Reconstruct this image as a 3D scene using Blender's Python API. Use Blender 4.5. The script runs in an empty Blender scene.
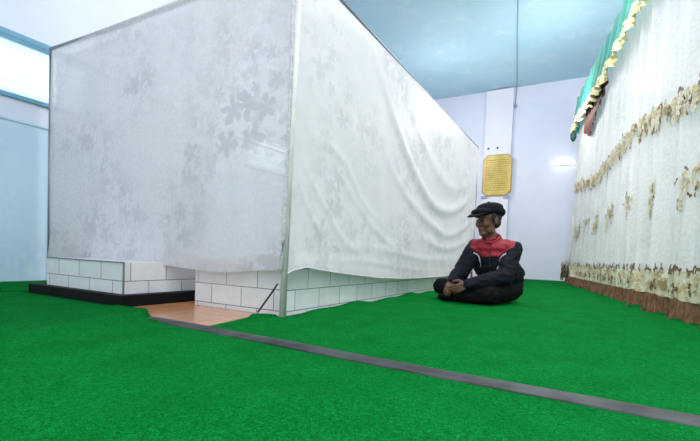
import bpy, bmesh, math, random
from mathutils import Vector, Matrix, Quaternion
from mathutils import noise as mn
random.seed(7)
sc = bpy.context.scene
COL = sc.collection
V = Vector

# ------------------------------------------------------------------ helpers
def link(o, parent=None):
    COL.objects.link(o)
    if parent is not None:
        o.parent = parent
    return o

def obj(name, bm, mats, parent=None, smooth=False):
    me = bpy.data.meshes.new(name)
    bm.to_mesh(me); bm.free()
    for m in (mats if isinstance(mats, (list, tuple)) else [mats]):
        me.materials.append(m)
    if smooth:
        for p in me.polygons: p.use_smooth = True
    return link(bpy.data.objects.new(name, me), parent)

def tag(o, label, cat, group=None):
    o['label'] = label; o['category'] = cat
    if group: o['group'] = group
    return o

def thing(name, label, cat, loc=(0, 0, 0), group=None):
    o = bpy.data.objects.new(name, None); link(o)
    o.empty_display_size = .1
    o.location = loc
    bpy.context.view_layer.update()
    return tag(o, label, cat, group)

def struct(o):
    o['kind'] = 'structure'; return o

def keep(o):
    """parent children without moving them (empty has only a translation)"""
    for c in o.children:
        c.matrix_parent_inverse = Matrix.Translation(o.location).inverted()
        keep(c) if c.children else None
    return o

def box(bm, a, b, mat=0, bevel=0):
    x0, y0, z0 = a; x1, y1, z1 = b
    vs = [bm.verts.new(p) for p in ((x0,y0,z0),(x1,y0,z0),(x1,y1,z0),(x0,y1,z0),(x0,y0,z1),(x1,y0,z1),(x1,y1,z1),(x0,y1,z1))]
    fs = []
    for f in ((0,3,2,1),(4,5,6,7),(0,1,5,4),(1,2,6,5),(2,3,7,6),(3,0,4,7)):
        fc = bm.faces.new([vs[i] for i in f]); fc.material_index = mat; fs.append(fc)
    if bevel:
        es = list({e for f in fs for e in f.edges})
        bmesh.ops.bevel(bm, geom=es, offset=bevel, segments=2, profile=.6, affect='EDGES')
    return bm

def tube(bm, pts, r, n=10, mat=0, cap=True):
    pts = [V(p) for p in pts]
    rs = r if isinstance(r, (list, tuple)) else [r]*len(pts)
    rings = []
    up = V((0, 0, 1))
    for i, p in enumerate(pts):
        t = (pts[min(i+1, len(pts)-1)] - pts[max(i-1, 0)]).normalized()
        a = t.cross(up)
        if a.length < .05: a = t.cross(V((0, 1, 0)))
        a.normalize(); b = t.cross(a).normalized()
        rings.append([bm.verts.new(p + (a*math.cos(k*2*math.pi/n) + b*math.sin(k*2*math.pi/n))*rs[i]) for k in range(n)])
    for i in range(len(rings)-1):
        for k in range(n):
            f = bm.faces.new((rings[i][k], rings[i][(k+1) % n], rings[i+1][(k+1) % n], rings[i+1][k])); f.material_index = mat
    if cap:
        bm.faces.new(rings[0][::-1]).material_index = mat; bm.faces.new(rings[-1]).material_index = mat
    return bm

def gridmesh(fn, nu, nv):
    bm = bmesh.new()
    g = [[bm.verts.new(fn(i/nu, j/nv)) for j in range(nv+1)] for i in range(nu+1)]
    for i in range(nu):
        for j in range(nv):
            bm.faces.new((g[i][j], g[i+1][j], g[i+1][j+1], g[i][j+1]))
    return bm

def uvbox(o):
    me = o.data
    uv = me.uv_layers.new(name='UVMap')
    for p in me.polygons:
        n = p.normal
        for li in p.loop_indices:
            c = me.vertices[me.loops[li].vertex_index].co
            if abs(n.x) > .7: uv.data[li].uv = (c.y, c.z)
            elif abs(n.y) > .7: uv.data[li].uv = (c.x, c.z)
            else: uv.data[li].uv = (c.x, c.y)

def lerp(a, b, t): return a + (b-a)*t
def piece(x, pts):
    if x <= pts[0][0]: return pts[0][1]
    for (x0, y0), (x1, y1) in zip(pts, pts[1:]):
        if x <= x1: return y0 + (y1-y0)*(x-x0)/(x1-x0)
    return pts[-1][1]
def ss(a, b, x):
    t = max(0, min(1, (x-a)/(b-a))); return t*t*(3-2*t)

# ------------------------------------------------------------------ materials
class NT:
    def __init__(s, name):
        s.m = bpy.data.materials.new(name); s.m.use_nodes = True
        s.t = s.m.node_tree; s.t.nodes.clear()
        s.out = s.t.nodes.new('ShaderNodeOutputMaterial')
    def n(s, typ, **kw):
        nd = s.t.nodes.new('ShaderNode'+typ)
        for k, v in kw.items():
            if k in nd.inputs.keys(): nd.inputs[k].default_value = v
            else: setattr(nd, k, v)
        return nd
    def l(s, a, b): s.t.links.new(a, b)
    def math(s, op, a, b=None):
        nd = s.t.nodes.new('ShaderNodeMath'); nd.operation = op
        for i, v in enumerate((a, b)):
            if v is None: continue
            if isinstance(v, (int, float)): nd.inputs[i].default_value = v
            else: s.l(v, nd.inputs[i])
        return nd.outputs[0]
    def ramp(s, fac, stops, interp='LINEAR'):
        nd = s.t.nodes.new('ShaderNodeValToRGB'); cr = nd.color_ramp; cr.interpolation = interp
        while len(cr.elements) < len(stops): cr.elements.new(.5)
        for e, (p, c) in zip(cr.elements, stops):
            e.position = p; e.color = (*c, 1) if len(c) == 3 else c
        s.l(fac, nd.inputs[0]); return nd.outputs[0]
    def mix(s, fac, a, b):
        nd = s.t.nodes.new('ShaderNodeMix'); nd.data_type = 'RGBA'
        for i, v in ((0, fac), (6, a), (7, b)):
            if isinstance(v, (int, float)): nd.inputs[i].default_value = v
            elif isinstance(v, tuple): nd.inputs[i].default_value = (*v, 1)
            else: s.l(v, nd.inputs[i])
        return nd.outputs[2]
    def coord(s, which='Object'):
        return s.n('TexCoord').outputs[which]
    def noise(s, scale, detail=3, vec=None, rough=.5):
        nd = s.n('TexNoise'); nd.inputs['Scale'].default_value = scale; nd.inputs['Detail'].default_value = detail
        nd.inputs['Roughness'].default_value = rough
        s.l(vec if vec is not None else s.coord(), nd.inputs['Vector']); return nd.outputs['Fac']
    def bump(s, h, strength=.3, dist=.01):
        b = s.n('Bump', Strength=strength, Distance=dist); s.l(h, b.inputs['Height']); return b.outputs[0]
    def done(s, shader):
        s.l(shader, s.out.inputs[0]); return s.m

def plain(name, c, rough=.6, metal=0, var=.08, scale=20, bump=0, spec=.5, coat=0):
    t = NT(name); p = t.n('BsdfPrincipled', Roughness=rough, Metallic=metal)
    p.inputs['Specular IOR Level'].default_value = spec
    p.inputs['Coat Weight'].default_value = coat
    nz = t.noise(scale)
    col = t.mix(nz, tuple(max(0, x*(1-var*2)) for x in c), tuple(min(1, x*(1+var*2)) for x in c))
    t.l(col, p.inputs['Base Color'])
    if bump: t.l(t.bump(nz, bump), p.inputs['Normal'])
    return t.done(p.outputs[0])

def paint(name, c0, c1, stain=None, rough=.45, scale=1.3, bumps=.15):
    t = NT(name); p = t.n('BsdfPrincipled', Roughness=rough)
    a = t.noise(scale, 4); col = t.ramp(a, [(.3, c0), (.7, c1)])
    if stain:
        b = t.noise(scale*3.1, 6, rough=.7)
        col = t.mix(t.ramp(b, [(.52, (0, 0, 0)), (.72, (1, 1, 1))]), col, stain)
    t.l(col, p.inputs['Base Color'])
    t.l(t.bump(t.noise(60, 4), bumps, .004), p.inputs['Normal'])
    return t.done(p.outputs[0])

M = {}
M['wall'] = paint('lavender_white_paint', (.68, .71, .85), (.74, .77, .89), rough=.42)
M['wall_blue'] = paint('pale_blue_paint', (.50, .66, .83), (.60, .75, .88), (.66, .78, .89), rough=.4)
M['pilaster'] = paint('white_paint', (.76, .75, .84), (.80, .79, .87), rough=.5)
M['ceiling'] = paint('blue_ceiling_paint', (.36, .60, .73), (.43, .66, .78), (.52, .71, .80), rough=.6, scale=.9, bumps=.5)
M['blue_trim'] = plain('blue_trim_paint', (.16, .36, .52), .5)
M['white_metal'] = plain('white_metal', (.8, .82, .85), .4)
M['louvre'] = plain('louvre_white', (.85, .9, .92), .3)
M['grey_metal'] = plain('grey_steel', (.26, .27, .31), .4, .6)
M['dark_metal'] = plain('dark_steel', (.06, .055, .06), .5, .5)
M['pole'] = plain('pale_pole_paint', (.68, .67, .64), .5, var=.15, scale=8)
M['black_base'] = plain('black_plinth', (.006, .006, .007), .6, var=.3, spec=.15)
M['black'] = plain('black_plastic', (.012, .012, .014), .5)
M['cable'] = plain('grey_cable', (.22, .30, .36), .6)

def brick_mat():
    t = NT('white_tile_brick'); p = t.n('BsdfPrincipled', Roughness=.3)
    b = t.n('TexBrick'); b.offset = .5
    b.inputs['Scale'].default_value = 1
    b.inputs['Brick Width'].default_value = .27; b.inputs['Row Height'].default_value = .13
    b.inputs['Mortar Size'].default_value = .0028; b.inputs['Mortar Smooth'].default_value = .2
    b.inputs['Bias'].default_value = 0
    b.inputs['Color1'].default_value = (.70, .71, .74, 1); b.inputs['Color2'].default_value = (.80, .80, .83, 1)
    b.inputs['Mortar'].default_value = (.10, .10, .12, 1)
    mp = t.n('Mapping'); mp.inputs['Location'].default_value = (.05, .1, 0)
    t.l(t.coord('UV'), mp.inputs[0]); t.l(mp.outputs[0], b.inputs['Vector'])
    st = t.noise(9, 5)
    t.l(t.mix(t.ramp(st, [(.45, (0, 0, 0)), (.8, (.5, .5, .5))]), b.outputs['Color'], (.6, .58, .57)), p.inputs['Base Color'])
    t.l(t.bump(b.outputs['Fac'], -.4, .003), p.inputs['Normal'])
    return t.done(p.outputs[0])
M['brick'] = brick_mat()

def terracotta():
    t = NT('terracotta_tile'); p = t.n('BsdfPrincipled', Roughness=.16)
    b = t.n('TexBrick'); b.offset = 0; b.inputs['Scale'].default_value = 1
    b.inputs['Brick Width'].default_value = .3; b.inputs['Row Height'].default_value = .3; b.inputs['Mortar Size'].default_value = .003
    b.inputs['Color1'].default_value = (.50, .19, .075, 1); b.inputs['Color2'].default_value = (.58, .24, .10, 1); b.inputs['Mortar'].default_value = (.25, .12, .07, 1)
    t.l(t.coord(), b.inputs['Vector'])
    t.l(t.mix(t.math('MULTIPLY', t.noise(14, 5), .7), b.outputs['Color'], (.62, .32, .17)), p.inputs['Base Color'])
    return t.done(p.outputs[0])
M['terracotta'] = terracotta()

def carpet():
    t = NT('green_turf_carpet'); p = t.n('BsdfPrincipled', Roughness=.95)
    p.inputs['Specular IOR Level'].default_value = .02
    n1 = t.noise(260, 2, rough=.7); n2 = t.noise(5, 4); n3 = t.noise(75, 3, rough=.7)
    c = t.ramp(n1, [(.3, (.001, .07, .012)), (.55, (.002, .22, .036)), (.75, (.018, .38, .08))])
    c = t.mix(t.ramp(n3, [(.35, (.55, .55, .55)), (.6, (0, 0, 0))]), c, (.001, .07, .009))
    c = t.mix(t.math('MULTIPLY', t.ramp(n2, [(.4, (0, 0, 0)), (.65, (1, 1, 1))]), .35), c, (.001, .10, .014))
    t.l(c, p.inputs['Base Color'])
    t.l(t.bump(t.math('ADD', n1, n3), .7, .006), p.inputs['Normal'])
    return t.done(p.outputs[0])
M['carpet'] = carpet()

def tape():
    t = NT('grey_seam_tape'); p = t.n('BsdfPrincipled')
    a = t.noise(7, 4)
    t.l(t.ramp(a, [(.35, (.012, .013, .014)), (.6, (.045, .052, .054))]), p.inputs['Base Color'])
    t.l(t.ramp(t.noise(3.3, 3), [(.4, (.7, .7, .7)), (.65, (.42, .42, .42))]), p.inputs['Roughness'])
    t.l(t.bump(t.noise(30, 3), .25, .004), p.inputs['Normal'])
    return t.done(p.outputs[0])
M['tape'] = tape()

def flowers(t, scale, petals, uv):
    """jacquard flowers: one star of petals in each voronoi cell -> mask 0..1"""
    mp = t.n('VectorMath'); mp.operation = 'MULTIPLY_ADD'; mp.inputs[1].default_value = (scale, scale, scale); t.l(uv, mp.inputs[0])
    dn = t.n('TexNoise'); dn.inputs['Scale'].default_value = scale*2.6; dn.inputs['Detail'].default_value = 2; t.l(uv, dn.inputs['Vector'])
    dv = t.n('VectorMath'); dv.operation = 'MULTIPLY_ADD'; t.l(dn.outputs['Color'], dv.inputs[0]); dv.inputs[1].default_value = (.45, .45, 0); dv.inputs[2].default_value = (-.22, -.22, 0)
    t.l(dv.outputs[0], mp.inputs[2])
    vo = t.n('TexVoronoi'); vo.voronoi_dimensions = '2D'; vo.inputs['Scale'].default_value = 1; vo.inputs['Randomness'].default_value = .75
    t.l(mp.outputs[0], vo.inputs['Vector'])
    sub = t.n('VectorMath'); sub.operation = 'SUBTRACT'; t.l(mp.outputs[0], sub.inputs[0]); t.l(vo.outputs['Position'], sub.inputs[1])
    sx = t.n('SeparateXYZ'); t.l(sub.outputs[0], sx.inputs[0])
    ang = t.math('ARCTAN2', sx.outputs[1], sx.outputs[0])
    sc_ = t.n('SeparateColor'); t.l(vo.outputs['Color'], sc_.inputs[0])
    ang = t.math('ADD', ang, t.math('MULTIPLY', sc_.outputs[0], 6.28))
    pet = t.math('ABSOLUTE', t.math('COSINE', t.math('MULTIPLY', ang, petals/2)))
    rad = t.math('ADD', t.math('MULTIPLY', pet, .36), .10)
    rad = t.math('MULTIPLY', rad, t.math('ADD', sc_.outputs[1], .45))
    d = t.math('SUBTRACT', rad, vo.outputs['Distance'])
    return t.ramp(d, [(.0, (0, 0, 0)), (.05, (1, 1, 1))])

def cloth(name, col, colf, see, rough=.6, scale=3.2, petals=5, trans=.35, seef=None, sheen=.3):
    t = NT(name)
    uv = t.coord('UV')
    f1 = flowers(t, scale, petals, uv); f2 = flowers(t, scale*1.9, 3, uv)
    fm = t.n('Math'); fm.operation = 'MAXIMUM'; t.l(f1, fm.inputs[0]); t.l(t.math('MULTIPLY', f2, .55), fm.inputs[1]); f = fm.outputs[0]
    big = t.ramp(t.noise(1.4, 2, uv), [(.42, (.1, .1, .1)), (.6, (1, 1, 1))])
    f = t.math('MULTIPLY', f, big)
    p = t.n('BsdfPrincipled', Roughness=rough); p.inputs['Sheen Weight'].default_value = sheen
    p.inputs['Specular IOR Level'].default_value = .3
    c = t.mix(f, col, colf); t.l(c, p.inputs['Base Color'])
    wv = t.noise(900, 1, uv)
    t.l(t.bump(t.math('ADD', t.noise(26, 4, uv), t.math('MULTIPLY', wv, .2)), .25, .006), p.inputs['Normal'])
    tl = t.n('BsdfTranslucent'); t.l(c, tl.inputs[0])
    m1 = t.n('MixShader', Fac=trans); t.l(p.outputs[0], m1.inputs[1]); t.l(tl.outputs[0], m1.inputs[2])
    if see <= 0: return t.done(m1.outputs[0])
    tr = t.n('BsdfTransparent'); m2 = t.n('MixShader')
    seef = see if seef is None else seef
    g = t.ramp(t.noise(34, 5, uv, .7), [(.35, (.55, .55, .55)), (.65, (1.45, 1.45, 1.45))])
    t.l(t.math('MULTIPLY', t.math('ADD', t.math('MULTIPLY', f, seef-see), see), g), m2.inputs[0])
    t.l(m1.outputs[0], m2.inputs[1]); t.l(tr.outputs[0], m2.inputs[2])
    return t.done(m2.outputs[0])
M['lace'] = cloth('sheer_lace', (.80, .765, .80), (.61, .59, .63), .17, .7, 5.2, 5, .4, .10)
M['lace_lining'] = cloth('sheer_lining', (.82, .82, .86), (.78, .78, .84), .40, .7, 4.6, 5, .4)  # sheer for hem and seam, and for the added light spill layer
M['satin'] = cloth('white_satin', (.86, .825, .845), (.71, .69, .715), 0, .38, 4.8, 5, .3)
M['sheer'] = cloth('sheer_voile', (.86, .85, .83), (.82, .81, .79), .16, .8, 2.0, 4, .4, .2)
M['cream'] = plain('cream_embroidery', (.72, .61, .38), .6, var=.2, scale=40)
M['ivory'] = plain('ivory_embroidery', (.82, .76, .58), .6, var=.12, scale=40)
M['brown_thread'] = plain('brown_embroidery', (.22, .13, .055), .6, var=.3, scale=40)
M['gold'] = plain('gold_fringe', (.74, .58, .28), .45, .1, var=.3, scale=40)
M['brown_cloth'] = plain('brown_cloth', (.085, .03, .022), .8, var=.3, scale=18)

def green_satin():
    t = NT('green_satin'); p = t.n('BsdfPrincipled', Roughness=.4); p.inputs['Sheen Weight'].default_value = .3
    t.l(t.ramp(t.noise(9, 4), [(.3, (.008, .22, .17)), (.7, (.02, .36, .28))]), p.inputs['Base Color'])
    tl = t.n('BsdfTranslucent', Color=(.02, .45, .33, 1)); m = t.n('MixShader', Fac=.25)
    t.l(p.outputs[0], m.inputs[1]); t.l(tl.outputs[0], m.inputs[2]); return t.done(m.outputs[0])
M['green'] = green_satin()

def fringe_mat():
    t = NT('brown_gold_fringe'); p = t.n('BsdfPrincipled', Roughness=.8)
    mp = t.n('Mapping'); mp.inputs['Scale'].default_value = (60, 60, 9); t.l(t.coord(), mp.inputs[0])
    a = t.noise(1, 4, mp.outputs[0]); b = t.noise(16, 4)
    c = t.ramp(a, [(.3, (.06, .024, .012)), (.55, (.16, .068, .03)), (.75, (.32, .17, .07))])
    c = t.mix(t.ramp(b, [(.5, (0, 0, 0)), (.7, (.6, .6, .6))]), c, (.24, .14, .06))
    t.l(c, p.inputs['Base Color']); t.l(t.bump(a, .6, .01), p.inputs['Normal']); return t.done(p.outputs[0])
M['fringe'] = fringe_mat()

def hem_mat():
    t = NT('cream_floral_hem'); p = t.n('BsdfPrincipled', Roughness=.7)
    uv = t.coord('UV')
    f1 = flowers(t, 6.5, 5, uv); f2 = flowers(t, 11, 4, uv)
    c = t.mix(f1, (.74, .67, .50), (.86, .82, .70)); c = t.mix(t.math('MULTIPLY', f2, .75), c, (.52, .40, .18))
    n = t.noise(7, 4, uv); c = t.mix(t.ramp(n, [(.58, (0, 0, 0)), (.66, (.85, .85, .85))]), c, (.28, .18, .07))
    t.l(c, p.inputs['Base Color']); t.l(t.bump(f1, .4, .006), p.inputs['Normal']); return t.done(p.outputs[0])
M['hem'] = hem_mat()
def gold_plate():
    t = NT('yellow_plate'); p = t.n('BsdfPrincipled', Roughness=.4)
    t.l(t.ramp(t.noise(5, 3), [(.3, (.52, .37, .06)), (.7, (.70, .54, .14))]), p.inputs['Base Color']); return t.done(p.outputs[0])
M['plate'] = gold_plate()
M['plate_frame'] = plain('plate_frame_bronze', (.36, .22, .10), .4, .3)
M['letter'] = plain('plate_lettering', (.30, .20, .03), .6)
M['clip'] = plain('blue_grey_clip', (.32, .36, .58), .5)
M['skin'] = plain('brown_skin', (.125, .055, .032), .5, var=.1, scale=30)
M['lips'] = plain('lip_skin', (.16, .06, .045), .5)
M['navy'] = plain('navy_jacket_fabric', (.007, .008, .015), .8, var=.25, scale=25, bump=.2, spec=.2)
M['red'] = plain('red_jacket_fabric', (.30, .006, .022), .6, var=.2, scale=25, bump=.2)
M['piping'] = plain('white_piping', (.62, .62, .66), .6)
M['trouser'] = plain('black_trouser', (.004, .004, .005), .85, var=.3, scale=25, bump=.15, spec=.15)
M['cap'] = plain('black_cap_fabric', (.007, .007, .011), .9, var=.3, scale=60, bump=.2, spec=.15)
M['hair'] = plain('black_hair', (.008, .007, .007), .6)
M['eye'] = plain('eye_dark', (.02, .012, .01), .2)
M['eyewhite'] = plain('eye_white', (.22, .19, .16), .4)

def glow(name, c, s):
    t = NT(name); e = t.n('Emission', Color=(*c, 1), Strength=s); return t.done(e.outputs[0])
M['tube_lamp'] = glow('lit_lamp', (1, .99, .96), 6)  # emission that imitates a reflection on the back wall

# ------------------------------------------------------------------ room shell
XL, YB, XR, ZC, YF = -4.4, 10.3, 3.2, 4.37, -4.0
bm = bmesh.new(); box(bm, (XL-.2, YF, -.12), (XR+.2, YB+.2, 0)); struct(obj('floor', bm, M['terracotta']))
bm = bmesh.new(); box(bm, (XL-.2, YF, ZC), (XR+.2, YB+.2, ZC+.15)); struct(obj('ceiling', bm, M['ceiling']))
bm = bmesh.new(); box(bm, (XL-.2, YB, 0), (XR+.2, YB+.2, ZC)); struct(obj('wall_back', bm, M['wall']))
bm = bmesh.new(); box(bm, (XR, YF, 0), (XR+.2, YB, ZC)); struct(obj('wall_right', bm, M['wall']))
# left wall with two window openings, pale blue below the sill line
W = [(.7, 2.42, 1.66, 2.15), (4.62, 6.3, 1.66, 2.15)]
bm = bmesh.new()
ys = [YF] + [v for w in W for v in w[:2]] + [YB]
for i in range(0, len(ys)-1):
    y0, y1 = ys[i], ys[i+1]
    if i % 2 == 0:
        box(bm, (XL-.2, y0, 1.45), (XL, y1, ZC))
    else:
        w = W[i//2]
        box(bm, (XL-.2, y0, 1.45), (XL, y1, w[2])); box(bm, (XL-.2, y0, w[3]), (XL, y1, ZC))
box(bm, (XL-.2, YF, 0), (XL, YB, 1.45), 1)
struct(obj('wall_left', bm, [M['wall'], M['wall_blue']]))
bm = bmesh.new(); box(bm, (XL, YF, 1.435), (XL+.012, YB, 1.46), bevel=.003); struct(obj('trim_1', bm, M['wall_blue']))
bm = bmesh.new(); box(bm, (-2.26, YB-.11, 0), (-1.66, YB, ZC-.03)); struct(obj('trim_2', bm, M['pilaster']))
for k, (y0, y1, z0, z1) in enumerate(W):
    bm = bmesh.new()
    t = .04
    box(bm, (XL-.12, y0-.06, z1-.005), (XL+.025, y1+.06, z1+t), bevel=.004)
    box(bm, (XL-.12, y0-.06, z0-t+.01), (XL+.03, y1+.06, z0+.005), bevel=.004)
    for yy in (y0, y1): box(bm, (XL-.12, yy-.03, z0), (XL+.02, yy+.02, z1), bevel=.004)
    win = struct(obj(f'window_{k+1}', bm, M['blue_trim'] if k == 0 else M['white_metal']))
    bm = bmesh.new()
    for q in range(5):
        zc = z0 + (q+.5)*(z1-z0)/5
        n = bm.verts.new
        a = [(XL-.10, y0+.02, zc+.045), (XL-.10, y1-.02, zc+.045), (XL-.05, y1-.02, zc-.04), (XL-.05, y0+.02, zc-.04)]
        lo = [n(p) for p in a]; hi = [n((p[0]+.004, p[1], p[2]+.005)) for p in a]
        bm.faces.new(lo[::-1]); bm.faces.new(hi)
        for i in range(4): bm.faces.new((lo[i], lo[(i+1) % 4], hi[(i+1) % 4], hi[i]))
    gl = NT('frosted_louvre_glass')
    tl = gl.n('BsdfTranslucent', Color=(.80, .95, 1, 1)); tp = gl.n('BsdfTransparent'); gg = gl.n('BsdfGlossy', Roughness=.1)
    m1 = gl.n('MixShader', Fac=.45); gl.l(tl.outputs[0], m1.inputs[1]); gl.l(tp.outputs[0], m1.inputs[2])
    m2 = gl.n('MixShader', Fac=.06); gl.l(m1.outputs[0], m2.inputs[1]); gl.l(gg.outputs[0], m2.inputs[2])
    obj('louvre', bm, gl.done(m2.outputs[0]), win)

# cable running over the ceiling and down onto the back wall
bm = bmesh.new()
tube(bm, [(-.75, 4.2, 4.362), (-1.137, 6.89, 4.36), (-1.30, 8.0, 4.362), (-1.45, 9.1, 4.36), (-1.6, 10.2, 4.36), (-1.62, 10.292, 4.33), (-1.63, 10.292, 3.98)], .006, 8)
tag(obj('cable', bm, M['cable'], smooth=True), 'thin dark cable running along the blue ceiling and down onto the back wall', 'cable')
bm = bmesh.new(); tube(bm, [(-1.63, 10.30, 3.94), (-1.63, 10.275, 3.94)], .045, 14)
tag(obj('cable_boss', bm, M['clip'], smooth=False), 'small round grey cable boss high on the back wall', 'wall fitting')

# ------------------------------------------------------------------ carpets
def wav(x, y):
    return (.004*mn.noise(V((x*1.3, y*1.3, 0))) + .002*mn.noise(V((x*5, y*5, 3))))*(1-.9*math.exp(-((y-1.46+.04*(x+2))/.2)**2))
def ridge(x, y):
    # a soft fold in the loose carpet, left foreground
    ax, ay, bx, by = -1.95, .85, -2.35, 1.72
    dx, dy = bx-ax, by-ay; L2 = dx*dx+dy*dy
    t = max(0, min(1, ((x-ax)*dx+(y-ay)*dy)/L2)); d = math.hypot(x-ax-dx*t, y-ay-dy*t)
    e = math.exp(-(d/.09)**2)*.022*math.sin(math.pi*min(1, t*.9+.12))
    ax, ay, bx, by = -.95, .45, -.45, 1.2
    dx, dy = bx-ax, by-ay; L2 = dx*dx+dy*dy
    t = max(0, min(1, ((x-ax)*dx+(y-ay)*dy)/L2)); d = math.hypot(x-ax-dx*t, y-ay-dy*t)
    return e + math.exp(-(d/.05)**2)*.008*math.sin(math.pi*t)
def slab(xs, ylo, yhi, nv, hz):
    bm = bmesh.new(); top = []; bot = []
    for x in xs:
        a, b = ylo(x), yhi(x)
        tr, br = [], []
        for j in range(nv+1):
            y = lerp(a, b, j/nv)
            tr.append(bm.verts.new((x, y, max(.006, hz(x, y))))); br.append(bm.verts.new((x, y, .001)))
        top.append(tr); bot.append(br)
    for i in range(len(xs)-1):
        for j in range(nv):
            bm.faces.new((top[i][j], top[i+1][j], top[i+1][j+1], top[i][j+1]))
        bm.faces.new((bot[i][0], bot[i+1][0], top[i+1][0], top[i][0]))
        bm.faces.new((top[i][nv], top[i+1][nv], bot[i+1][nv], bot[i][nv]))
    for i in (0, len(xs)-1):
        for j in range(nv):
            f = (bot[i][j], top[i][j], top[i][j+1], bot[i][j+1])
            bm.faces.new(f if i == 0 else f[::-1])
    return bm
fr = lambda a, b, n: [lerp(a, b, i/n) for i in range(n+1)]
EDGE = [(-3.83, 1.55), (-3.79, 1.585), (-2.64, 1.585), (-2.52, 1.60), (-2.40, 1.635), (-2.25, 1.565), (-2.09, 1.475), (-1.97, 1.43), (-1.9, 1.41), (3.2, 1.205)]
def front_h(x, y):
    z = .009 + wav(x, y) + ridge(x, y)
    e = piece(x, EDGE) - y
    if -2.62 < x < -1.95: z += .008*math.exp(-(e/.10)**2)*(.6+.4*math.sin(x*19))
    return z
xs = fr(-3.83, -3.79, 2) + fr(-3.79, -1.85, 60)[1:] + fr(-1.85, 1.2, 60)[1:] + fr(1.2, 3.18, 14)[1:]
c = obj('green_carpet', slab(xs, lambda x: -3.9, lambda x: piece(x, EDGE), 110, front_h), M['carpet'], smooth=True)
tag(c, 'bright green turf carpet in the foreground, before the dark seam tape', 'carpet')
# strip of carpet between the small block and the left wall
def side_h(x, y): return .014 + wav(x, y) + .03*ss(-4.2, -4.385, x)
c = obj('green_carpet', slab(fr(-4.39, -3.835, 12), lambda x: -3.9, lambda x: 10.25, 120, side_h), M['carpet'], smooth=True)
tag(c, 'narrow green carpet strip running along foot of the pale blue left wall', 'carpet')
LO = [(-1.72, 1.88), (-1.70, 1.84), (-1.66, 1.65), (-1.62, 1.44), (3.2, 1.245)]
HI = [(-1.72, 1.885), (-1.70, 1.93), (-1.64, 1.96), (-1.58, 1.965), (-1.5719, 1.965), (-1.5718, 10.28), (3.2, 10.28)]
def back_h(x, y):
    z = .009 + wav(x, y)
    if y > 1.9: z += (.008+.009*math.sin(y*5.1)+.007*math.sin(y*11+1))*math.exp(-((x+1.57)/.10)**2)
    z += (.026*math.exp(-((y-8.7+.2*x)/.045)**2) + .022*math.exp(-((y-7.1+.15*x)/.04)**2))*ss(-1.1, -.7, x)
    if x < -1.6: z += .012*math.exp(-((piece(x, HI)-y)/.06)**2)
    return z
c = obj('green_carpet', slab(fr(-1.72, -1.572, 15), lambda x: piece(x, LO), lambda x: piece(x, HI[:4]), 12, back_h), M['carpet'], smooth=True)
# one piece: the corner flap and the main field
bm = bmesh.new(); bm.from_mesh(c.data)
me2 = bpy.data.meshes.new('tmp'); b2 = slab(fr(-1.572, 1.2, 60)+fr(1.2, 3.18, 14)[1:], lambda x: piece(x, LO), lambda x: 10.28, 240, back_h); b2.to_mesh(me2); b2.free()
bm.from_mesh(me2); bmesh.ops.remove_doubles(bm, verts=bm.verts, dist=.004); bm.to_mesh(c.data); bm.free()
for p in c.data.polygons: p.use_smooth = True
tag(c, 'large green turf carpet reaching from the seam tape to the back wall', 'carpet')
# seam tape
def tp(u, v):
    x = lerp(-2.03, 3.1, u); y = lerp(1.37, 1.472, v) - .040*(x+2) + .006*math.sin(x*3.1)
    e = ss(-1.75, -2.03, x)
    y += .045*e*(1-v)
    return (x, y, .016 + .002*mn.noise(V((x*4, y*4, 9))) - .004*abs(v-.5)*2)
bm = gridmesh(tp, 160, 8)
r = bmesh.ops.extrude_face_region(bm, geom=list(bm.faces)); 
for g in r['geom']:
    if isinstance(g, bmesh.types.BMVert): g.co.z -= .004
bmesh.ops.recalc_face_normals(bm, faces=bm.faces)
c = obj('seam_tape', bm, M['tape'], smooth=True)
tag(c, 'long dark grey tape strip laid across the green carpet seam', 'tape')

# ------------------------------------------------------------------ tiled blocks of the grave
t = thing('tiled_grave_base', 'long white tile block under the cloth corner, beside the bare orange floor', 'grave base', (-2, 4.2, 0))
bm = bmesh.new(); box(bm, (-2.375, 2.02, 0), (-1.575, 6.45, .33), bevel=.004); o = obj('tiled_body', bm, M['brick'], t); uvbox(o)
bm = bmesh.new(); box(bm, (-1.580, 2.012, 0), (-1.571, 2.022, .325)); obj('corner_trim', bm, M['grey_metal'], t)
keep(t)
t = thing('tiled_grave_base', 'smaller white tile block on a black plinth, left by the blue wall', 'grave base', (-3.1, 2.9, 0))
bm = bmesh.new(); box(bm, (-3.60, 1.66, .07), (-2.625, 4.3, .283), bevel=.003); o = obj('tiled_body', bm, M['brick'], t); uvbox(o)
bm = bmesh.new(); box(bm, (-3.75, 1.60, 0), (-2.55, 4.4, .075), bevel=.006); obj('plinth', bm, M['black_base'], t)
bm = bmesh.new(); box(bm, (-2.631, 1.653, .075), (-2.622, 1.662, .28)); box(bm, (-3.6, 1.653, .279), (-2.622, 1.661, .286)); obj('corner_trim', bm, M['grey_metal'], t)
keep(t)

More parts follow.
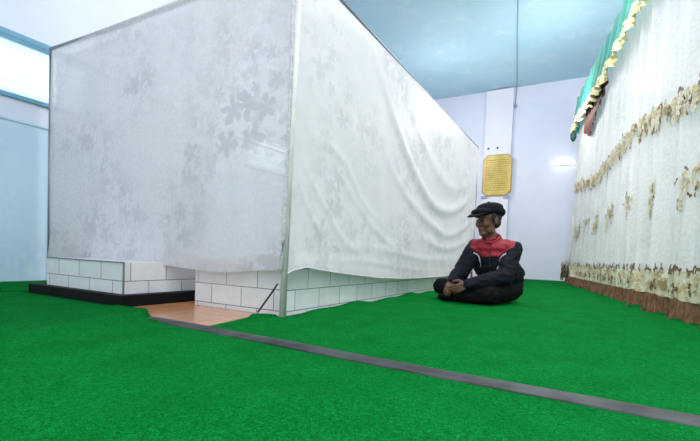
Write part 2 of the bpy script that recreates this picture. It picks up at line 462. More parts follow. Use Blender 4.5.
# ------------------------------------------------------------------ canopy frame and its cloths
ZT, ZN = 2.135, 2.07
t = thing('canopy_frame', 'grey pipe frame holding the white cloths over the tiled graves', 'frame', (-2.9, 4.2, 0))
bm = bmesh.new(); tube(bm, [(-1.556, 1.965, 0), (-1.540, 1.97, 1), (-1.515, 1.97, ZN)], .020, 14); obj('post', bm, M['pole'], t, True)
bm = bmesh.new(); tube(bm, [(-4.30, 2.0, 0), (-4.30, 2.0, ZT)], .016, 12); obj('post', bm, M['grey_metal'], t, True)
bm = bmesh.new(); tube(bm, [(-1.56, 6.62, 0), (-1.56, 6.62, ZT-.02)], .016, 12); obj('post', bm, M['grey_metal'], t, True)
bm = bmesh.new(); tube(bm, [(-4.30, 6.62, 0), (-4.30, 6.62, ZT)], .016, 12); obj('post', bm, M['grey_metal'], t, True)
bm = bmesh.new(); tube(bm, [(-4.31, 2.0, ZT), (-3.4, 2.0, ZT-.03), (-2.5, 1.985, ZT-.05), (-1.51, 1.965, ZN)], .017, 12); obj('rail', bm, M['grey_metal'], t, True)
bm = bmesh.new(); tube(bm, [(-1.51, 1.965, ZN), (-1.54, 4, 2.09), (-1.555, 6.63, ZT-.02)], .013, 12); obj('rail', bm, M['grey_metal'], t, True)
bm = bmesh.new(); tube(bm, [(-4.30, 2.0, ZT), (-4.15, 2.6, 2.0), (-4.05, 4.0, 1.86), (-4.1, 5.4, 1.9), (-4.30, 6.62, ZT)], .008, 8); obj('cord', bm, M['dark_metal'], t, True)
keep(t)

def uvgrid(o, fn):
    uv = o.data.uv_layers.new(name='UVMap')
    for p in o.data.polygons:
        for li in p.loop_indices:
            uv.data[li].uv = fn(o.data.vertices[o.data.loops[li].vertex_index].co)

# left face: sheer lace
def lace(u, v):
    x = lerp(-4.295, -1.555, u); z0 = .255 + .012*math.sin(x*4) + .03*ss(-2.2, -1.6, x)
    z = lerp(z0, lerp(ZT, ZN, u)+.012, v)
    y = lerp(1.995, 1.935, u) + (.012*mn.noise(V((x*2.2, z*.7, 1))) + .006*mn.noise(V((x*7, z*2, 5))))*(1-ss(.9, 1, v))
    y -= .035*ss(.12, 0, v)*ss(-2.5, -2.9, x)*0 + .01*ss(.1, 0, v)
    x += .042*u*ss(0, 1, u)*z/ZN
    return (x, y, z - .012*math.sin(math.pi*u)*ss(.8, 1, v))
c = obj('lace_cloth', gridmesh(lace, 110, 80), M['lace'], smooth=True); uvgrid(c, lambda p: (p.x, p.z))
tag(c, 'sheer greyish lace cloth stretched over the left side of the pipe frame', 'cloth')
def lin(u, v):  # extra layer added to imitate lamp spill on the lace
    z = lerp(.30, 2.05, v); xr = piece(z, [(.3, -2.25), (1.25, -2.13), (1.93, -1.76), (2.1, -1.66)])
    x = lerp(-4.28, xr, u); return (x, 2.03 - .04*u + .008*mn.noise(V((x*2, z, 7))), z)
o = obj('lining', gridmesh(lin, 50, 40), M['lace_lining'], c, True); uvgrid(o, lambda p: (p.x, p.z))
def hm(u, v):
    p = lace(u, v*.055); return (p[0], p[1]+.006, p[2])
o = obj('hem', gridmesh(hm, 110, 3), M['lace_lining'], c, True); uvgrid(o, lambda p: (p.x, p.z))
bm = bmesh.new(); tube(bm, [lace(1, k/20) for k in range(21)], .012, 8); o = obj('edge_seam', bm, M['lace_lining'], c, True); uvgrid(o, lambda p: (p.x, p.z))

# right face: white satin with swag folds
FOLDS = [([(2.9, 1.95), (3.485, 1.50), (4.03, 1.17), (4.52, 1.0), (5.09, .98), (5.76, 1.13), (6.5, 1.5)], .07, .055),
         ([(3.3, 1.2), (3.9, .92), (4.55, .77), (5.14, .69), (5.8, .80), (6.5, 1.05)], .06, .04),
         ([(3.6, 1.9), (4.4, 1.45), (5.2, 1.28), (6.0, 1.45), (6.55, 1.75)], .08, .03),
         ([(2.05, .98), (2.3, .74), (2.6, .5), (3.0, .36)], .035, .012), ([(2.05, .80), (2.2, .62), (2.45, .42)], .03, .010),
         ([(2.4, 1.02), (2.8, .78), (3.3, .55), (3.9, .42)], .04, .011), ([(2.1, 1.12), (2.55, 1.06), (2.9, .8), (3.3, .66)], .04, .012),
         ([(2.1, .36), (3.0, .34), (4.0, .27), (5.2, .25)], .025, .014), ([(2.2, .44), (3.2, .45), (4.4, .38), (5.6, .40)], .03, .012),
         ([(4.2, .62), (5.0, .52), (5.8, .6), (6.5, .8)], .05, .03)]
def fold(y, z):
    s = 0
    for pts, w, h in FOLDS:
        if y < pts[0][0] or y > pts[-1][0]: 
            continue
        # Catmull-like smooth interpolation of the fold's height
        for i in range(len(pts)-1):
            if pts[i][0] <= y <= pts[i+1][0]:
                p0 = pts[max(0, i-1)]; p1 = pts[i]; p2 = pts[i+1]; p3 = pts[min(len(pts)-1, i+2)]
                tt = (y-p1[0])/(p2[0]-p1[0])
                m1 = (p2[1]-p0[1])/(p2[0]-p0[0])*(p2[0]-p1[0]); m2 = (p3[1]-p1[1])/(p3[0]-p1[0])*(p2[0]-p1[0])
                zz = (2*tt**3-3*tt**2+1)*p1[1]+(tt**3-2*tt**2+tt)*m1+(-2*tt**3+3*tt**2)*p2[1]+(tt**3-tt**2)*m2
                break
        fu = (y-pts[0][0])/(pts[-1][0]-pts[0][0])
        s += .6*h*math.exp(-((z-zz)/w)**2)*math.sin(math.pi*min(1, max(0, fu)))**.6
    return s
BOT = [(1.95, .25), (2.02, .285), (2.13, .305), (2.3, .285), (2.62, .255), (3.2, .21), (3.75, .185), (5.0, .175), (6.0, .19), (6.65, .22)]
def satin(u, v):
    y = lerp(1.955, 6.66, u**1.15); z = lerp(piece(y, BOT), piece(y, [(1.95, ZN), (4, 2.09), (6.63, ZT-.02)])+.010, v)
    free = 1-ss(.93, 1, v)
    x = -1.548 + (fold(y, z) + .014*mn.noise(V((y*1.1, z*1.6, 2))) + .004*mn.noise(V((y*4+z*3, z*6-y*3, 4))))*free*ss(0, .03, u)
    x += .04*(1-u)*z/ZN
    x += .02*ss(.06, 0, v)*ss(0, .05, u)
    z -= .012*abs(math.sin(y*5.2))*ss(.9, 1, v)*ss(.3, .6, u)
    return (x, y, z)
c = obj('satin_cloth', gridmesh(satin, 230, 120), M['satin'], smooth=True); uvgrid(c, lambda p: (p.y, p.z))
tag(c, 'white floral satin cloth with swag folds on the pipe frame, behind the seated man', 'cloth')
bm = bmesh.new(); tube(bm, [V(satin(k/120, 0)) for k in range(121)], .006, 6); o = obj('rolled_hem', bm, M['satin'], c, True); uvgrid(o, lambda p: (p.y, p.z))
# far end cloth, seen only from the side
def endc(u, v):
    x = lerp(-1.54, -4.29, u); return (x, 6.65 + .015*mn.noise(V((x*3, v*2, 4))), lerp(.22, ZT, v))
c = obj('satin_cloth', gridmesh(endc, 40, 20), M['satin'], smooth=True); uvgrid(c, lambda p: (p.x, p.z))
tag(c, 'white cloth closing the far end of the pipe frame, toward the back wall', 'cloth')

bm = bmesh.new(); tube(bm, [(-1.70, 1.915, .028), (-1.60, 1.93, .165), (-1.575, 1.935, .205)], .006, 8)
tag(obj('metal_rod', bm, M['dark_metal'], smooth=True), 'thin dark rod leaning on the pale corner post at the floor', 'rod')

# ------------------------------------------------------------------ right curtains
A0 = V((-.31, 9.2, 0)); T = V((.171, -.985, 0)).normalized(); N = V((-.985, -.171, 0)).normalized()
SL = 6.6
def on(s, z, off=0): 
    p = A0 + T*s + N*off; return V((p.x, p.y, z))
def pleat(s, z):
    k = 1 + .5*math.sin(s*1.7)
    return (.022*math.sin(s*13 + 1.5*mn.noise(V((s*1.2, z*.25, 0)))*3) + .014*math.sin(s*29+2*mn.noise(V((s, z*.4, 3)))) + .02*mn.noise(V((s*.9, z*.8, 6))))*k
t = thing('curtain_frame', 'dark pipe frame behind the sheer curtains on the right', 'frame', (.6, 6, 0))
for p in (on(.05, 0, -.05), on(SL, 0, -.05), on(.05, 0, -.05)+V((1.9, .33, 0)), on(SL, 0, -.05)+V((1.6, .3, 0))):
    bm = bmesh.new(); tube(bm, [p, p+V((0, 0, 3.40))], .02, 10); obj('post', bm, M['grey_metal'], t, True)
for a, b in (((.05), SL),):
    bm = bmesh.new(); tube(bm, [on(a, 3.40, -.05), on(b, 3.40, -.05)], .018, 10); obj('rail', bm, M['grey_metal'], t, True)
bm = bmesh.new(); tube(bm, [on(.05, 3.4, -.05), on(.05, 3.4, -.05)+V((1.9, .33, 0))], .018, 10); obj('rail', bm, M['grey_metal'], t, True)
keep(t)
S0 = lambda z: .12 + .30*ss(.1, 1.6, z)
def cur(u, v):
    z = lerp(.16, 3.40, v); s = lerp(S0(z), SL, u)
    return on(s, z, pleat(s, z)*(1-.6*v) - .03*ss(.25, 0, s)*math.sin(v*3))
c = obj('sheer_curtain', gridmesh(cur, 420, 50), M['sheer'], smooth=True); uvgrid(c, lambda p: (p.y, p.z))
tag(c, 'long sheer white curtain with cream flower embroidery, along the right side', 'curtain')
CURT = c
def petal(bm, c, ax, bx, nrm, L, Wd, mat):
    vs = []
    for k in range(8):
        a = k*math.pi/4
        q = c + ax*(L*.5 + math.cos(a)*L*.5) + bx*(math.sin(a)*Wd*.5) + nrm*(.004 + .006*abs(math.sin(a)))
        vs.append(bm.verts.new(q))
    f = bm.faces.new(vs); f.material_index = mat
def bloom(bm, s, z, r, n=6, mat=0, rot=0):
    off = pleat(s, z)*(1-.6*(z-.16)/3.24) + .012
    c = on(s, z, off)
    for k in range(n):
        a = rot + 2*math.pi*k/n
        ax = T*math.cos(a) + V((0, 0, 1))*math.sin(a); bx = -T*math.sin(a) + V((0, 0, 1))*math.cos(a)
        petal(bm, c, ax, bx, N, r*random.uniform(.8, 1.1), r*.62, mat)
def cluster(bm, s, z, R, n):
    for k in range(n):
        a = random.random()*6.28; q = R*math.sqrt(random.random())
        bloom(bm, s+q*math.cos(a), z+q*.7*math.sin(a), random.uniform(.035, .06), random.choice((5, 6)), random.choice((0, 1, 1, 0)), random.random()*6)
    for k in range(max(2, n//2)):
        a = random.random()*6.28; q = R*random.uniform(.7, 1.25)
        bloom(bm, s+q*math.cos(a), z+q*.75*math.sin(a), random.uniform(.025, .05), 2, 2, random.random()*6)
EM = [M['cream'], M['ivory'], M['brown_thread']]
# swag line of flowers at mid height
bm = bmesh.new(); s = .5
while s < SL-.05:
    z = 1.70 + .07*math.sin(s*1.9+.6)
    cluster(bm, s, z, .13, 9); s += .09
obj('embroidered_flower_band', bm, EM, CURT)
for s in (.75, 1.5, 2.3, 3.1, 3.9, 4.62, 5.42, 6.2):
    bm = bmesh.new()
    cluster(bm, s, 1.0+.03*math.sin(s*7), .13, 12); cluster(bm, s+.1, 1.10, .06, 4); cluster(bm, s-.06, .87, .06, 4)
    obj('embroidered_flower', bm, EM, CURT)
# floral hem band
def hem(u, v):
    s = lerp(.1, SL, u); top = .345 + .022*abs(math.sin(s*9.5)); z = lerp(.155, top, v)
    return on(s, z, pleat(s, z) + .018)
o = obj('floral_hem', gridmesh(hem, 420, 6), M['hem'], CURT, True)
uv = o.data.uv_layers.new(name='UVMap')
for p in o.data.polygons:
    for li in p.loop_indices:
        q = o.data.vertices[o.data.loops[li].vertex_index].co; uv.data[li].uv = ((q-A0).dot(T), q.z)
bm = bmesh.new(); s = .2
while s < SL:
    bloom(bm, s, .375+.015*math.sin(s*19), .045, 3, 2, random.random()*6); bloom(bm, s+.05, .27+.05*math.sin(s*23), .05, 5, random.choice((0, 1)), random.random()*6)
    if random.random() < .5: bloom(bm, s+.02, .24, .06, 3, 2, random.random()*6)
    s += .06
obj('hem_embroidery', bm, EM, CURT)
def fri(u, v):
    s = lerp(.08, SL, u); z0 = .02 + .018*mn.noise(V((s*7, 0, 0))) + .01*math.sin(s*31)
    z = lerp(z0, .175, v); return on(s, z, pleat(s, z)*1.2 + .01 + .03*(1-v))
o = obj('brown_fringe', gridmesh(fri, 500, 8), M['fringe'], CURT, True); uvgrid(o, lambda p: (p.y, p.z))
# end return of the curtain, gathered at the far corner
EX = V((.985, .171, 0))
def ret(u, v):
    z = lerp(.05, 3.4, v); q = u*1.9
    pinch = .10*math.exp(-((z-1.1)/.5)**2)
    p = A0 + T*(S0(z) - .02 - .06*ss(.5, 0, z) + pinch*ss(.3, 0, q) + .03*math.sin(q*26+z)) + EX*q + N*.07*ss(.6, 0, z)*ss(.25, 0, q)
    return V((p.x, p.y, z))
c = obj('sheer_curtain', gridmesh(ret, 90, 40), M['sheer'], smooth=True); uvgrid(c, lambda p: (p.x, p.z))
tag(c, 'narrow gathered sheer curtain turning the far corner, nearest the back wall', 'curtain')
RETC = c
bm = bmesh.new()
tube(bm, [A0+N*.06+T*(S0(z)+.22)+V((0, 0, z)) + N*.03*math.sin(z*5) for z in (1.25, 1.05, .9, .7, .5, .38)], [.016, .03, .024, .03, .035, .05], 8)
obj('gathered_fold', bm, M['sheer'], RETC, True)
bm = bmesh.new()
for k in range(60):
    p = A0+N*random.uniform(.0, .14)+T*random.uniform(0, .2)+V((0, 0, random.uniform(.10, .36)))
    for q in range(5):
        a = q*1.256; ax = T*math.cos(a)+V((0, 0, 1))*math.sin(a); bx = -T*math.sin(a)+V((0, 0, 1))*math.cos(a)
        petal(bm, p, ax, bx, N, .09, .06, random.choice((0, 1, 2)))
obj('corner_embroidery', bm, EM, RETC)

# green valance with gold fringe
def zbot(s): return 2.90 + .05*math.sin(s*1.6+1) - .07*ss(.9, .3, s)
def val(u, v):
    s = lerp(.45, SL, u); z = lerp(zbot(s), 3.43+.01*math.sin(s*8), v)
    return on(s, z, .07 + .035*math.sin(s*17+math.sin(s*3))*(1-.6*v) + .05*(1-v))
c = obj('green_valance', gridmesh(val, 420, 12), M['green'], smooth=True)
tag(c, 'gathered emerald green valance with gold fringe along curtain top', 'valance')
VAL = c
bm = bmesh.new()
for k in range(9):
    pass
def vend(u, v):
    z = lerp(2.78, 3.43, v); q = u*1.9; p = A0 + T*(.43-.02*math.sin(q*18)) + EX*q + N*.09*(1-u); return V((p.x, p.y, z))
obj('end_flap', gridmesh(vend, 60, 8), M['green'], VAL, True)
def gf(u, v):
    s = lerp(.45, SL, u); zz = abs(((s*11) % 1)*2-1)
    zb = zbot(s); z = lerp(zb-.06-.035*zz, zb+.045, v)
    return on(s, z, .125 + .035*math.sin(s*17+math.sin(s*3)) + .03*math.sin(s*47)*(1-v) + .01*mn.noise(V((s*30, v*3, 0))))
o = obj('gold_fringe', gridmesh(gf, 700, 6), [M['gold'], M['cream']], VAL)
for p in o.data.polygons:
    p.material_index = 1 if mn.noise(p.center*14) > .02 else 0
bm = bmesh.new(); tube(bm, [on(.55, z, .13) for z in (2.80, 2.74, 2.66, 2.6)], [.02, .05, .05, .02], 8); obj('tassel', bm, plain('dark_green_tassel', (.01, .07, .05), .7), VAL, True)
# brown cloth hanging under the valance
def brn(u, v):
    s = lerp(1.25, 2.75, u); lo = piece(s, [(1.25, 2.55), (1.6, 2.40), (2.0, 2.52), (2.4, 2.70), (2.75, 2.84)])
    z = lerp(lo, 2.9, v); return on(s, z, .055 + .02*math.sin(s*30)+.01*math.sin(z*20))
c = obj('brown_cloth', gridmesh(brn, 60, 10), M['brown_cloth'], smooth=True)
tag(c, 'dark brown cloth piece hanging under the green valance near the far corner', 'cloth')

# ------------------------------------------------------------------ wall plaque
t = thing('wall_plaque', 'yellow plaque of small lettering with clipped corners on the back wall', 'plaque', (-1.97, YB-.11, 1.9))
x0, x1, z0, z1, yf = -2.30, -1.65, 1.93, 2.88, YB-.11
def octa(bm, m, cut, ya, yb, mat=0):
    pts = [(x0+m+cut, z0+m), (x1-m-cut, z0+m), (x1-m, z0+m+cut), (x1-m, z1-m-cut), (x1-m-cut, z1-m), (x0+m+cut, z1-m), (x0+m, z1-m-cut), (x0+m, z0+m+cut)]
    a = [bm.verts.new((x, ya, z)) for x, z in pts]; b = [bm.verts.new((x, yb, z)) for x, z in pts]
    bm.faces.new(a); bm.faces.new(b[::-1])
    for i in range(8): bm.faces.new((a[i], b[i], b[(i+1) % 8], a[(i+1) % 8]))
bm = bmesh.new(); octa(bm, 0, .10, yf-.03, yf-.002); bmesh.ops.recalc_face_normals(bm, faces=bm.faces); obj('plaque_frame', bm, M['plate_frame'], t)
bm = bmesh.new(); octa(bm, .022, .09, yf-.036, yf-.028); bmesh.ops.recalc_face_normals(bm, faces=bm.faces); obj('plaque_face', bm, M['plate'], t)
bm = bmesh.new()
for r in range(15):
    z = z1-.13-r*.049
    for cx in (-2.235, -1.965):
        x = cx
        while x < cx+.225:
            w = random.uniform(.015, .05)
            box(bm, (x, yf-.038, z-.007), (min(x+w, cx+.235), yf-.0355, z+random.uniform(.004, .010))); x += w+.012
box(bm, (-1.988, yf-.038, z0+.09), (-1.983, yf-.0355, z1-.1))
obj('lettering', bm, M['letter'], t)
for xx in (-2.24, -1.74):
    bm = bmesh.new(); box(bm, (xx-.07, yf-.03, 1.875), (xx+.07, yf-.001, 1.935), bevel=.004); obj('clip', bm, M['clip'], t)
keep(t); t.location.x += .045; t.location.z -= .035
for xx, lab in ((-2.16, 'left one of two dark nail heads in the white wall above the yellow plaque'), (-1.95, 'right one of two dark nail heads in the white wall above the yellow plaque')):
    bm = bmesh.new(); tube(bm, [(xx, yf, 3.0), (xx, yf-.02, 3.0), (xx, yf-.022, 3.0), (xx, yf-.03, 3.0)], [.008, .008, .022, .018], 10)
    tag(obj('nail', bm, M['black'], smooth=False), lab, 'nail', 'nails above the plaque')
t = thing('wall_lamp', 'short glowing white lamp on the back wall beside the curtain', 'lamp', (-.55, YB, 2.57))  # reflection on the wall, added as an emissive bar
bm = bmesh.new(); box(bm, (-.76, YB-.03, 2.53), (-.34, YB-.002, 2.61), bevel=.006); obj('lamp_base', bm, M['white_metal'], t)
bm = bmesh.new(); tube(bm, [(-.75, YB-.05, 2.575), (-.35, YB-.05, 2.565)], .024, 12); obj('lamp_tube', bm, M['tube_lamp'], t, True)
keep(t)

# ------------------------------------------------------------------ the seated man
def blob(name, chain, mats, parent, voxel, smooth=4, factor=.5):
    """union of spheres / ellipsoids -> one continuous skin"""
    bm = bmesh.new()
    for it in chain:
        c, r = it[0], it[1]
        mtx = Matrix.Translation(c)
        if len(it) > 2: mtx = mtx @ it[2].to_4x4()
        s = r if isinstance(r, (tuple, list)) else (r, r, r)
        if len(it) > 2 and (it[2] is HR or it[2] is HRT): s = tuple(q*HS for q in s)
        mtx = mtx @ Matrix.Diagonal((*s, 1))
        bmesh.ops.create_icosphere(bm, subdivisions=2 if max(s) < .03 else 3, radius=1, matrix=mtx)
    me = bpy.data.meshes.new(name); bm.to_mesh(me); bm.free()
    o = bpy.data.objects.new(name, me); COL.objects.link(o)
    md = o.modifiers.new('r', 'REMESH'); md.mode = 'VOXEL'; md.voxel_size = voxel; md.use_smooth_shade = True
    sm = o.modifiers.new('s', 'SMOOTH'); sm.factor = factor; sm.iterations = smooth
    dg = bpy.context.evaluated_depsgraph_get(); dg.update()
    me2 = bpy.data.meshes.new_from_object(o.evaluated_get(dg)); me2.name = name
    o.modifiers.clear(); o.data = me2; bpy.data.meshes.remove(me)
    me2.materials.clear()
    for m in (mats if isinstance(mats, list) else [mats]): me2.materials.append(m)
    for p in me2.polygons: p.use_smooth = True
    if parent is not None: o.parent = parent
    return o
def seg(a, b, ra, rb, step=.25):
    a, b = V(a), V(b); L = (b-a).length; n = max(2, int(L/(min(ra, rb)*step)))
    return [(a.lerp(b, i/n), lerp(ra, rb, i/n)) for i in range(n+1)]
def chain(pts, rs, step=.25):
    out = []
    for i in range(len(pts)-1): out += seg(pts[i], pts[i+1], rs[i], rs[i+1], step)
    return out

BF = V((-.13, -.99, 0)).normalized(); BL = V((.99, -.13, 0)).normalized(); UP = V((0, 0, 1))
BR = Matrix((BL, -BF, UP)).transposed()                 # local x = his left, y = his back, z = up
pel, wai, che, upp, nkb, nkt = V((-.66, 4.15, .13)), V((-.68, 4.13, .27)), V((-.72, 4.08, .43)), V((-.735, 4.05, .51)), V((-.75, 4.025, .575)), V((-.772, 3.998, .65))
HC = V((-.783, 3.98, .750)); HS = 1.13
rsh, lsh = V((-.915, 4.09, .505)), V((-.567, 4.03, .497))
rel, rwr = V((-.985, 3.90, .275)), V((-1.006, 3.675, .195))
lel, lwr = V((-.592, 3.85, .255)), V((-.868, 3.640, .172))
lhip, rhip = V((-.585, 4.12, .118)), V((-.745, 4.16, .118))
lkn, lan, lball = V((-.695, 3.70, .092)), V((-.965, 3.735, .060)), V((-1.085, 3.74, .048))
rkn, ran, rball = V((-1.155, 3.865, .130)), V((-.872, 3.75, .060)), V((-.75, 3.80, .05))

hf = V((-.53, -.83, -.12)).normalized(); hs = UP.cross(hf).normalized(); hu = hf.cross(hs).normalized()   # hs = his left
HR = Matrix((hf, hs, hu)).transposed()
HRT = HR @ Matrix.Rotation(.22, 3, 'Y')
def H(f, s, u): return HC + (hf*f + hs*s + hu*u)*HS

man = thing('person', 'person sitting cross-legged on green carpet in red-yoked dark jacket and black flat cap', 'person', (-.75, 4.0, .010))
parts = []
# torso, neck, limbs
parts += [(pel, (.155, .115, .105), BR), (wai, (.135, .10, .11), BR), (che, (.155, .105, .12), BR), (upp, (.15, .09, .07), BR)]
parts += chain([upp, nkb, nkt, H(-.01, 0, -.03)], [.075, .058, .053, .052])
for a, b, c_ in ((rsh, rel, rwr), (lsh, lel, lwr)):
    parts += chain([a.lerp(upp, .4), a, b, c_], [.06, .05, .038, .026])
for a, b, c_, d in ((lhip, lkn, lan, lball), (rhip, rkn, ran, rball)):
    parts += chain([a, b, c_, d], [.075, .055, .036, .028]); parts.append((c_, .038))
# head
parts += [(H(-.012, 0, .035), (.100, .078, .092), HR), (H(.028, 0, -.035), (.066, .062, .082), HR), (H(.060, 0, -.098), (.034, .034, .026), HR),
          (H(.02, 0, -.085), (.06, .052, .035), HR)]
for s_ in (-1, 1):
    parts += [(H(.062, s_*.036, -.022), (.034, .030, .034), HR), (H(.085, s_*.028, .036), (.016, .030, .011), HR),
              (H(-.005, s_*.079, -.006), (.021, .010, .034), HR), (H(.105, s_*.013, -.028), (.013, .010, .010), HR),
              (H(.03, s_*.05, -.075), (.03, .016, .03), HR)]
parts += chain([H(.094, 0, .025), H(.106, 0, 0), H(.119, 0, -.024)], [.010, .012, .0145])
parts += [(H(.093, 0, -.056), (.014, .025, .009), HR), (H(.091, 0, -.070), (.014, .021, .010), HR)]

def hand(W_, D, S, NN, ln=1.0, curl=.5, spread=.0):
    D = D.normalized(); S = (S - D*S.dot(D)).normalized(); NN = D.cross(S) if D.cross(S).dot(NN) > 0 else S.cross(D)
    out = []
    out += [(W_ + D*.01, .024)]
    offs = (.030, .010, -.010, -.028); lens = (.070, .078, .072, .056)
    for o_, L in zip(offs, lens):
        k = W_ + D*(.088 - abs(o_-.008)*.25) + S*o_
        out += chain([W_ + D*.012 + S*o_*.55, W_ + D*.05 + S*o_*.85 - NN*.003, k - NN*.004], [.016, .015, .0115], .3)
        p = k; a = .25
        dirv = D; rad = .0102
        for q, fr_ in enumerate((.45, .32, .26)):
            a = curl*(.55 + .75*q)
            d2 = D*math.cos(a) + NN*math.sin(a) + S*spread*o_
            e = p + d2*L*fr_; out += seg(p, e, rad, rad*.9, .3); p = e; rad *= .9
    b = W_ + D*.022 + S*.024
    p1 = b + (D*.55 + S*.75 + NN*.25).normalized()*.042; p2 = p1 + (D*.85 + S*.25 + NN*.4).normalized()*.032; p3 = p2 + (D*.9 - S*.05 + NN*.45).normalized()*.024
    out += chain([W_ + D*.012 + S*.012, b, p1, p2, p3], [.018, .016, .0125, .0105, .009], .3)
    return out
parts += hand(rwr, V((-.10, -.70, -.70)), V((.87, .49, -.1)), V((.1, .7, -.7)), curl=.75)
parts += hand(lwr, V((-.80, -.46, -.40)), V((-.35, -.2, .85)), V((-.3, .85, -.1)), curl=.55)
body = blob('body', parts, [M['skin'], M['lips']], man, .0042, 5)
for p in body.data.polygons:
    d = p.center - HC
    f, s_, u = d.dot(hf)/HS, d.dot(hs)/HS, d.dot(hu)/HS
    if f > .085 and abs(s_) < .027 and -.080 < u < -.050: p.material_index = 1
# eyes and brows
for s_ in (-1, 1):
    bm = bmesh.new(); bmesh.ops.create_uvsphere(bm, u_segments=14, v_segments=10, radius=1, matrix=Matrix.Translation(H(.082, s_*.031, .010)) @ HR.to_4x4() @ Matrix.Diagonal((.0135, .0165, .0085, 1)))
    e = obj('eye', bm, M['eyewhite'], man, True)
    bm = bmesh.new(); bmesh.ops.create_uvsphere(bm, u_segments=12, v_segments=8, radius=1, matrix=Matrix.Translation(H(.091, s_*.0315, .009)) @ HR.to_4x4() @ Matrix.Diagonal((.0065, .010, .0085, 1)))
    obj('iris', bm, M['eye'], e, True)
    bm = bmesh.new(); tube(bm, [H(.103, s_*.012, .034), H(.099, s_*.028, .041), H(.083, s_*.047, .036)], [.004, .005, .003], 8)
    obj('eyebrow', bm, M['hair'], man, True)
# hair: short, round the back and sides under the cap
hp = [(H(-.030, 0, .035), (.092, .082, .085), HR), (H(-.052, 0, -.018), (.058, .066, .055), HR)]
for s_ in (-1, 1): hp += [(H(.012, s_*.072, .03), (.024, .011, .042), HR)]
blob('hair', hp, M['hair'], man, .006, 3)
# flat cap
cp = [(H(-.012, 0, .080), (.134, .098, .046), HR), (H(-.02, 0, .103), (.118, .092, .046), HR), (H(.07, 0, .076), (.080, .088, .032), HR), (H(-.055, 0, .062), (.102, .094, .055), HR)]
capo = blob('flat_cap', cp, M['cap'], man, .005, 4)
cap_brim = blob('cap_brim', [(H(.122, 0, .054), (.080, .078, .010), HRT), (H(.10, 0, .063), (.08, .085, .011), HRT)], M['cap'], capo, .004, 2)
bm = bmesh.new(); bmesh.ops.create_uvsphere(bm, u_segments=12, v_segments=8, radius=1, matrix=Matrix.Translation(H(-.01, 0, .150)) @ HR.to_4x4() @ Matrix.Diagonal((.013, .013, .006, 1)))
obj('cap_button', bm, M['cap'], capo, True)
# jacket
jk = [(pel+V((0, 0, .03)), (.185, .16, .09), BR), (pel+BL*.02+V((0, .02, .07)), (.165, .15, .12), BR), (wai+BL*.02, (.195, .145, .14), BR), (wai.lerp(che, .4)-BL*.06, (.17, .125, .14), BR), (che, (.195, .135, .14), BR), (upp+V((0, 0, -.005)), (.175, .108, .072), BR),
      (wai.lerp(che, .5)+BF*.03, (.16, .12, .12), BR), (upp.lerp(nkb, .5), (.10, .085, .05), BR)]
jk += chain([nkb+V((.02, .01, -.04)), nkb + (nkt-nkb)*.12], [.085, .070])
for a, b, c_ in ((rsh, rel, rwr), (lsh, lel, lwr)):
    end = c_.lerp(b, .03)
    jk += chain([a.lerp(upp, .45), a, a.lerp(b, .5), b, b.lerp(c_, .55), end], [.080, .080, .078, .072, .060, .042])
    jk += [(b + V((0, 0, -.012)), .058), (a.lerp(b, .62)+V((0, 0, -.02)), .066), (b.lerp(c_, .3)+V((0, 0, .012)), .052), (b.lerp(c_, .75)+V((0, 0, -.006)), .048)]
jacket = blob('jacket', jk, [M['navy'], M['red']], man, .0065, 5)
def wrinkle(o, amp):
    me = o.data; ns = [v.normal.copy() for v in me.vertices]
    for v, n in zip(me.vertices, ns):
        c = v.co
        a = mn.noise(V((c.x*9, c.y*9, c.z*22)))
        b = mn.noise(V((c.x*24+5, c.y*24, c.z*38)))
        v.co = c + n*amp*((1-abs(a)*2.2)*.8 + .5*b)
    me.update()
wrinkle(jacket, .008)
for p in jacket.data.polygons:
    d = p.center - upp
    l = d.dot(BL); z = p.center.z
    lim = .425 + max(0, abs(l)-.075)*.75
    if z > lim and abs(l) < .205: p.material_index = 1
# jacket collar
bm = bmesh.new()
cu = (nkt-nkb).normalized(); ca = cu.cross(BL).normalized()
ring = [nkb + cu*.03 + BL*math.cos(a)*.072 + ca*math.sin(a)*.070 - cu*.03*max(0, (BL*math.cos(a)+ca*math.sin(a)).dot(BF)) for a in [k*2*math.pi/28 for k in range(28)]]
pts = ring + [ring[0]]
tube(bm, pts, .017, 10, cap=False); obj('collar', bm, M['red'], jacket, True)
bm = bmesh.new()
tube(bm, [q - (q-nkb)*.13 + cu*.012 for q in pts], .016, 10, cap=False); obj('inner_collar', bm, M['navy'], jacket, True)
# white piping laid on the jacket
from mathutils.bvhtree import BVHTree
dg = bpy.context.evaluated_depsgraph_get()
bvh = BVHTree.FromPolygons([v.co for v in jacket.data.vertices], [tuple(p.vertices) for p in jacket.data.polygons])
def lay(pts, off=.001):
    out = []
    for l, z in pts:
        o_ = V((upp.x, upp.y, 0)) + BL*l + BF*.6; o_.z = z
        hit = bvh.ray_cast(o_, -BF)
        if hit[0] is not None: out.append(hit[0] + BF*off)
    return out
for pts in ([(.150, .455), (.125, .44), (.105, .42), (.092, .39), (.088, .355), (.092, .315)], [(-.150, .455), (-.125, .44), (-.108, .42), (-.10, .39), (-.098, .355), (-.10, .32)]):
    q = lay(pts)
    if len(q) > 2:
        bm = bmesh.new(); tube(bm, q, .0065, 8); obj('piping', bm, M['piping'], jacket, True)
q = lay([(0, z/100) for z in range(54, 26, -3)])
if len(q) > 2:
    bm = bmesh.new(); tube(bm, q, .004, 8); obj('zip', bm, M['black'], jacket, True)
for a, b in ((rel, rwr), (lel, lwr)):
    d = (b-a).normalized(); bm = bmesh.new(); tube(bm, [b-d*.02, b+d*.003, b+d*.008], [.043, .040, .034], 16); obj('cuff', bm, M['navy'], jacket, True)
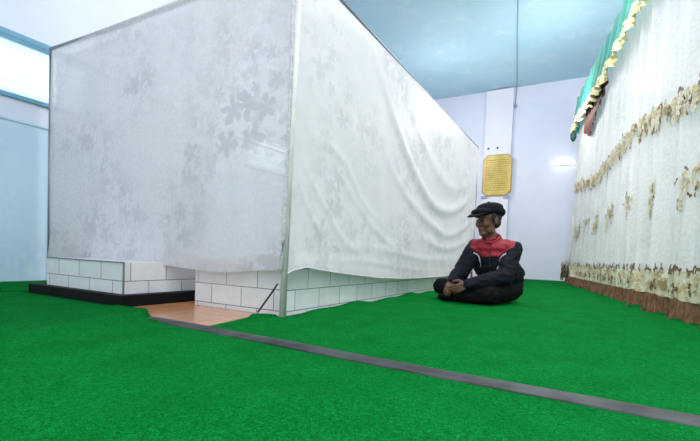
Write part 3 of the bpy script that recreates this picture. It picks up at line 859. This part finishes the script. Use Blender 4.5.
# trousers
tr = [(pel+V((0, 0, -.005)), (.185, .140, .105), BR)]
for a, b, c_ in ((lhip, lkn, lan), (rhip, rkn, ran)):
    tr += chain([a, a.lerp(b, .5), b, b.lerp(c_, .45), c_], [.098, .090, .076, .068, .052])
trous = blob('trousers', tr, M['trouser'], man, .0075, 5); wrinkle(trous, .006)
for a, b in ((lan, lball), (ran, rball)):
    blob('sock', chain([a, a.lerp(b, .5)+V((0, 0, .004)), b, b+(b-a)*.35], [.045, .043, .037, .026]), M['trouser'], man, .006, 4)
# rest him on the carpet
low = min(min(v.co.z for v in c_.data.vertices) for c_ in man.children if c_.type == 'MESH')
for c_ in man.children:
    c_.matrix_parent_inverse = Matrix.Translation(man.location).inverted() @ Matrix.Translation((-.024, -.012, .008-low))

# ------------------------------------------------------------------ light
w = bpy.data.worlds.new('world'); sc.world = w; w.use_nodes = True
bg = w.node_tree.nodes['Background']; bg.inputs[0].default_value = (.92, .965, 1, 1); bg.inputs[1].default_value = 1.1
def area(name, loc, sx, sy, e, col, rot=(0, 0, 0)):
    l = bpy.data.lights.new(name, 'AREA'); l.shape = 'RECTANGLE'; l.size = sx; l.size_y = sy; l.energy = e; l.color = col
    o = bpy.data.objects.new(name, l); o.location = loc; o.rotation_euler = rot; COL.objects.link(o); return o
area('ceiling_lamp', (.4, .6, 4.3), 1.2, .3, 55, (1, .95, .93))
area('ceiling_lamp', (0, 4.3, 4.3), .3, 1.2, 45, (1, .95, .93))
area('ceiling_lamp', (-2.6, 3.6, 4.3), .3, 1.2, 26, (1, .95, .93))
for loc, e in (((.8, -1.2, 3.4), 100), ((-.6, 5.0, 3.65), 30), ((2.5, 5.6, 2.3), 80), ((-.6, 7.6, 3.0), 38), ((-2.6, 8.2, 3.0), 32)):  # unseen point lights added as fill, without fixtures
    l = bpy.data.lights.new('hanging_bulb', 'POINT'); l.energy = e; l.color = (1, .95, .93); l.shadow_soft_size = .15
    o = bpy.data.objects.new('hanging_bulb', l); o.location = loc; COL.objects.link(o)

# ------------------------------------------------------------------ camera
f = 420.0; CX, CY = 350.0, 272.0
roll, pitch, yaw = math.radians(2.27), math.radians(-2.3), math.radians(29.4)
h = V((-math.sin(yaw), math.cos(yaw), 0)); rt = V((math.cos(yaw), math.sin(yaw), 0))
Fw = h*math.cos(pitch) + UP*math.sin(pitch); U0 = UP*math.cos(pitch) - h*math.sin(pitch)
R = rt*math.cos(roll) + U0*math.sin(roll); U = U0*math.cos(roll) - rt*math.sin(roll)
cam = bpy.data.cameras.new('camera'); co = bpy.data.objects.new('camera', cam); COL.objects.link(co)
mat = Matrix((R, U, -Fw)).transposed().to_4x4(); mat.translation = V((0, 0, .39)); co.matrix_world = mat
cam.sensor_fit = 'HORIZONTAL'; cam.sensor_width = 36; cam.lens = f*36/700; cam.shift_x = 0; cam.shift_y = (CY-220.5)/700
cam.clip_start = .02
sc.camera = co
vs = sc.view_settings
vs.view_transform = 'Standard'; vs.look = 'None'; vs.gamma = 1; vs.use_curve_mapping = False; vs.exposure = 0.66
